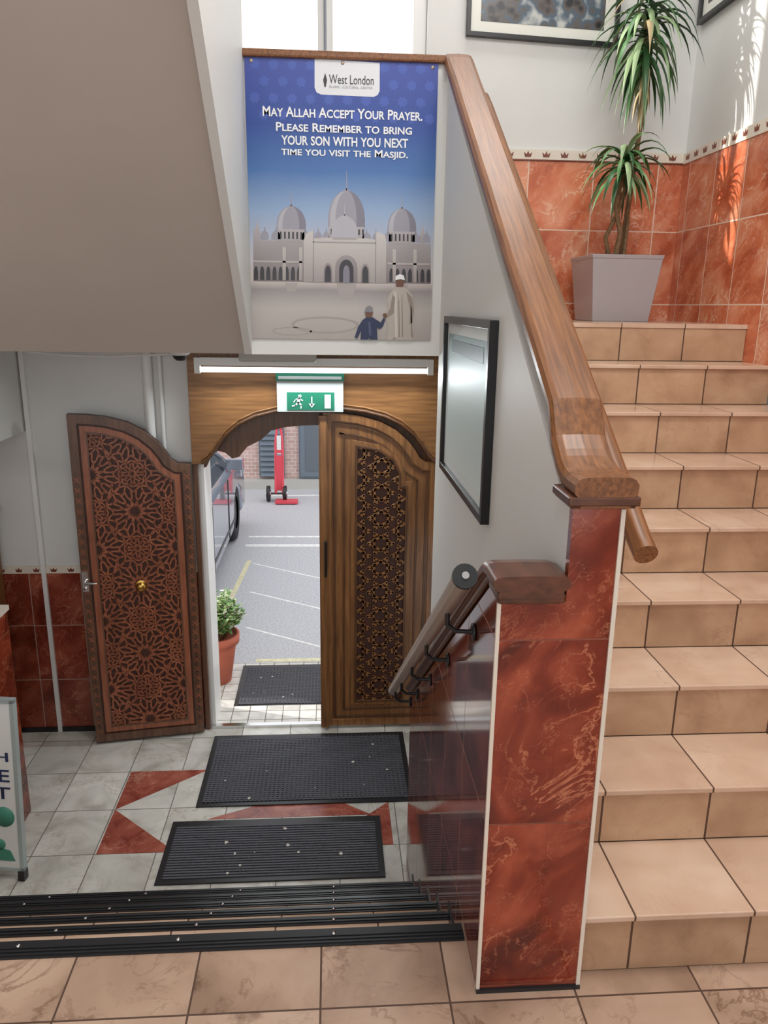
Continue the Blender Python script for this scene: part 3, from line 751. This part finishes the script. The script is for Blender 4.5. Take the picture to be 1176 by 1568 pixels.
m.tube([(1.45,4.14,zt),(1.42,4.13,zt+.1),(1.47,4.12,zt+.22),(1.49,4.12,zt+.33),(1.47,4.12,2.24)],[.013,.012,.011,.01,.009],bark,8)
m.tube([(1.52,4.16,zt),(1.55,4.18,2.2),(1.57,4.18,2.5),(1.53,4.12,2.95)],[.015,.014,.013,.012],bark,8)
m.tube([(1.52,4.12,zt),(1.53,4.12,zt+.2)],[.012,.008],bark,8)
crown(m,(1.47,4.08,2.28),48,.30,.5,dr=(1.6,2.8),elo=1.1)
crown(m,(1.52,4.10,3.06),46,.30,1.0,.2,1.2)
crown(m,(1.52,4.10,2.90),60,.38,1.2,.3,.6,dr=(1.6,3.2))
crown(m,(1.54,4.12,2.72),22,.18,1.2,14,.0,(.012,.02),(2.5,4))
m.build('plants',parent=pl)
# ------------------------------------------------------------ outside
asph=M('asphalt',C(190,191,195),.85,noise=.22,nscale=60,bump=.4)
m=MB(); m.box(-14,12,4.70,26,-1.3,-1.10,asph); m.build('street_ground')
paint=M('road_paint',C(236,236,234),.7,noise=.15,nscale=25); yel=M('road_paint_yellow',C(222,216,180),.7,noise=.15,nscale=20)
m=MB()
def line(p,q,w,mat=paint):
    d=Vector((q[0]-p[0],q[1]-p[1])).normalized(); n=Vector((-d.y,d.x))*w/2
    m.prism([(p[0]+n.x,p[1]+n.y),(q[0]+n.x,q[1]+n.y),(q[0]-n.x,q[1]-n.y),(p[0]-n.x,p[1]-n.y)],'z',-1.10,-1.098,mat)
line((-1.0,8.55),(3,8.45),.09);line((-1.0,8.9),(3,8.8),.05)
line((-.98,6.5),(-.90,8.0),.05,yel); line((-.6,5.55),(3,5.55),.05,yel)
for k in range(3): line((-.85+.05*k,7.9-.85*k),(.5,7.0-.80*k),.022)
line((-.9,10.95),(3,11.1),.06)
m.build('road_markings')
brick,nt,b=newmat('brick')
g=nt.nodes.new('ShaderNodeNewGeometry'); mp=nt.nodes.new('ShaderNodeMapping'); mp.inputs['Rotation'].default_value=(math.pi/2,0,0); nt.links.new(g.outputs['Position'],mp.inputs['Vector'])
bt_=nt.nodes.new('ShaderNodeTexBrick'); bt_.inputs['Scale'].default_value=4.5; bt_.inputs['Color1'].default_value=C(195,158,150); bt_.inputs['Color2'].default_value=C(218,186,178); bt_.inputs['Mortar'].default_value=C(222,216,212); nt.links.new(mp.outputs[0],bt_.inputs['Vector']); nt.links.new(bt_.outputs['Color'],b.inputs['Base Color']); b.inputs['Roughness'].default_value=.9
m=MB(); m.box(-12,10,11.6,11.9,-1.1,2.6,brick); m.box(-12,10,11.35,11.595,-1.1,-.98,M('kerb',C(190,188,182),.8)); m.build('street_building')
dgr=M('shutter_grey',C(112,124,136),.5); lv=M('louvre_grey',C(104,112,120),.5)
m=MB(); m.box(-.50,1.2,11.54,11.598,-.97,1.2,dgr)
for a,b_ in ((-.48,.33),(.36,1.18)): m.box(a,b_,11.52,11.54,-.94,1.16,dgr); m.box(a+.08,b_-.08,11.512,11.52,-.85,.1,lv)
m.build('garage_door')
m=MB(); m.box(-1.10,-.72,11.54,11.598,-.95,-.2,lv)
for k in range(9): m.prism([(11.53,-.90+k*.08),(11.50,-.93+k*.08),(11.55,-.86+k*.08)],'x',-1.08,-.75,dgr)
m.build('louvre_vent')
redp=M('red_paint',C(225,80,95),.4)
m=MB(); hx,hy=-.74,10.6; z0=-1.097
for dx in (-.05,.05): m.tube([(hx+dx,hy,z0+.12),(hx+dx,hy+.12,z0+.8),(hx+dx*.6,hy+.15,z0+1.0)],.018,redp,8)
for q in (.3,.5,.7): m.box(hx-.05,hx+.05,hy+.02+q*.12-.01,hy+.03+q*.12,z0+q-.02,z0+q+.02,redp)
m.box(hx-.045,hx+.045,hy+.03,hy+.05,z0+.15,z0+.65,redp)
m.box(hx-.03,hx+.03,hy+.10,hy+.13,z0+.66,z0+.92,M('trolley_white',C(235,235,235),.5))
m.tube([(hx-.03,hy+.15,z0+1.0),(hx,hy+.2,z0+1.03),(hx+.03,hy+.15,z0+1.0)],.018,redp,8)
m.box(hx-.05,hx+.26,hy-.18,hy,z0+.01,z0+.04,redp)
for dx in (-.18,.05): m.lathe([(.03,0),(.06,0),(.11,.0),(.11,.05),(.06,.05),(.03,.05)],(hx+dx,hy+.03,z0+.11),black,18,'x'); m.lathe([(0,-.01),(.05,-.01),(.05,.06),(0,.06)],(hx+dx,hy+.03,z0+.11),chrome,14,'x')
m.tube([(hx-.16,hy+.03,z0+.11),(hx+.08,hy+.03,z0+.11)],.012,black,8)
m.build('hand_truck')
car=empty('car')
cp=M('car_paint',C(140,150,165),.25,metal=.4,coat=1); cg=M('car_glass',C(40,50,58),.05,coat=1); tyre=M('tyre',C(34,34,37),.8); rim=M('alloy_rim',C(160,162,166),.3,metal=.8)
m=MB(); cx0,cx1=-2.89,-1.10; y0=5.45
prof_=[(0,.35),(.02,.75),(.15,.92),(.5,.98),(2.9,.96),(3.5,.90),(3.95,.80),(4.12,.62),(4.15,.35),(4.05,.22),(3.72,.22)]
def archp(c): return [(c+.36*math.cos(a),.22+.40*math.sin(a)) for a in [math.pi*k/10 for k in range(11)]]
body=prof_[:-1]+[(3.75,.22)]+archp(3.35)[1:]+[(2.9,.20),(1.2,.20)]+archp(.78)[1:]+[(.3,.22),(.08,.25)]
m.prism([(y0+a,-1.1+b_) for a,b_ in body],'x',cx0,cx1,cp)
m.build('body',.07,parent=car,seg=4)
m=MB()
vs=[]
for (a,z,ins) in ((.25,.93,.04),(3.15,.92,.04),(2.2,1.40,.24),(.75,1.38,.24)):
    vs+=[(cx0+ins,y0+a,-1.1+z),(cx1-ins,y0+a,-1.1+z)]
m.add(vs,[(0,1,3,2),(2,3,5,4),(6,4,5,7),(0,6,7,1),(1,7,5,3),(0,2,4,6)],cg)
m.build('cabin_glass',.04,parent=car,seg=3)
m=MB(); m.box(cx0+.27,cx1-.27,y0+.75,y0+2.2,.27,.33,cp)
for sx,xx in ((1,cx1),(-1,cx0)):
    for a in ((.27,.93,.75,1.4),(3.12,.93,2.2,1.41),(1.55,.95,1.5,1.41)):
        m.tube([(xx-sx*.045,y0+a[0],-1.1+a[1]),(xx-sx*.24,y0+a[2],-1.1+a[3])],.028,cp,8)
    m.box(xx-.04 if sx>0 else xx-.14,xx+.14 if sx>0 else xx+.04,y0+2.75,y0+2.88,-.14,-.02,cp)
    for dy in (1.45,2.55): m.box(xx-.004 if sx>0 else xx-.008,xx+.008 if sx>0 else xx+.004,y0+dy,y0+dy+.012,-.85,-.2,blackfr)
m.build('roof_and_pillars',.02,parent=car)
m=MB()
for yy in (.78,3.35):
    for xx in (cx0+.02,cx1-.22):
        m.lathe([(.19,0),(.31,.0),(.33,.03),(.33,.17),(.31,.20),(.19,.20)],(xx,y0+yy,-1.1+.33),tyre,28,'x')
        m.lathe([(0,.02),(.2,.02),(.2,.18),(.06,.17),(0,.185)],(xx,y0+yy,-1.1+.33),rim,20,'x')
m.build('wheels',parent=car)
m=MB(); hl=M('headlight',C(215,220,225),.1,coat=1)
for a,b_ in ((cx0+.03,cx0+.4),(cx1-.4,cx1+.004)): m.box(a,b_,y0+3.75,y0+4.10,-.43,-.32,hl)
m.box(cx1-.005,cx1+.006,y0+.5,y0+3.0,-.78,-.74,blackfr)
m.build('headlights',.03,parent=car)
tp=empty('potted_shrub')
ter=M('terracotta',C(196,108,84),.7,noise=.08,nscale=15)
m=MB(); pc=(-.84,5.14,-1.045)
m.lathe([(.0,0),(.105,0),(.145,.26),(.15,.30),(.172,.30),(.175,.36),(.155,.365),(.15,.33),(0,.33)],pc,ter,28)
m.build('pot',parent=tp)
m=MB(); lm=[M('shrub_leaf',C(100,142,76),.5),M('shrub_leaf_light',C(176,200,138),.5),M('shrub_flower',C(240,238,230),.5)]
for i in range(90):
    az=i*2.399; rr=.21*math.sqrt((i+.5)/90); hh=.34*math.sqrt(max(.08,1-(rr/.24)**2))
    tip=(pc[0]+rr*math.cos(az),pc[1]+rr*math.sin(az),pc[2]+.36+hh*random.uniform(.6,1.05))
    base=(pc[0]+rr*.35*math.cos(az),pc[1]+rr*.35*math.sin(az),pc[2]+.33)
    m.tube([base,tip],[.004,.002],bark,5)
    for k in range(16):
        t_=random.uniform(.35,1.05); c=Vector(base).lerp(Vector(tip),t_)
        leaf(m,tuple(c),random.uniform(0,6.28),random.uniform(-.3,1),random.uniform(.03,.055),.026,.6,random.choices(lm,[5,4,.8])[0],False)
m.build('foliage',parent=tp)
# ------------------------------------------------------------ lights
w=D.worlds.new('world'); scene.world=w; w.use_nodes=True
bg_=w.node_tree.nodes['Background']; bg_.inputs[0].default_value=(.95,.97,1,1); bg_.inputs[1].default_value=1.5
s=D.lights.new('sun','SUN'); s.energy=6; s.angle=math.radians(1.0); s.color=(1,.96,.9)
so=D.objects.new('sun',s); COL.objects.link(so); so.rotation_euler=Vector((1,-.31,-.34)).to_track_quat('-Z','Y').to_euler()
def lamp(name,x,y,z,sx,sy,e,col=(1,.985,.96)):  # unseen fill light with a housing, added to brighten the stairwell
    root=empty(name); mm=MB(); mm.box(x-sx/2-.03,x+sx/2+.03,y-sy/2-.03,y+sy/2+.03,z+.012,z+.06,pvc); mm.build('added_housing',.01,parent=root)
    l=D.lights.new(name,'AREA'); l.shape='RECTANGLE'; l.size=sx; l.size_y=sy; l.energy=e; l.color=col
    o=D.objects.new('lamp',l); COL.objects.link(o); o.location=(x,y,z); o.parent=root
lamp('added_fill_light',.9,1.6,4.22,1.2,.6,50)
lamp('added_fill_light',.2,.1,4.22,1.2,.6,32)
lamp('added_fill_light',.9,4.0,4.22,1.0,.4,14)
l=D.lights.new('tube','AREA'); l.shape='RECTANGLE'; l.size=1.2; l.size_y=.03; l.energy=11; l.color=(.9,.97,1)
o=D.objects.new('lamp',l); COL.objects.link(o); o.location=(-.09,4.26,1.222); o.rotation_euler=(math.radians(-30),0,0); o.parent=tl
# ------------------------------------------------------------ camera
cam=D.cameras.new('camera'); cam.sensor_fit='VERTICAL'; cam.sensor_height=36; cam.lens=27; cam.clip_start=.05
co=D.objects.new('camera',cam); COL.objects.link(co)
psi=math.radians(4.0); rho=.014
co.matrix_world=Matrix.Translation((0,0,1.59))@Matrix.Rotation(-psi,4,'Z')@Matrix.Rotation(math.radians(75),4,'X')@Matrix.Rotation(rho,4,'Z')
scene.camera=co
scene.view_settings.view_transform='Standard'
scene.view_settings.look='None'
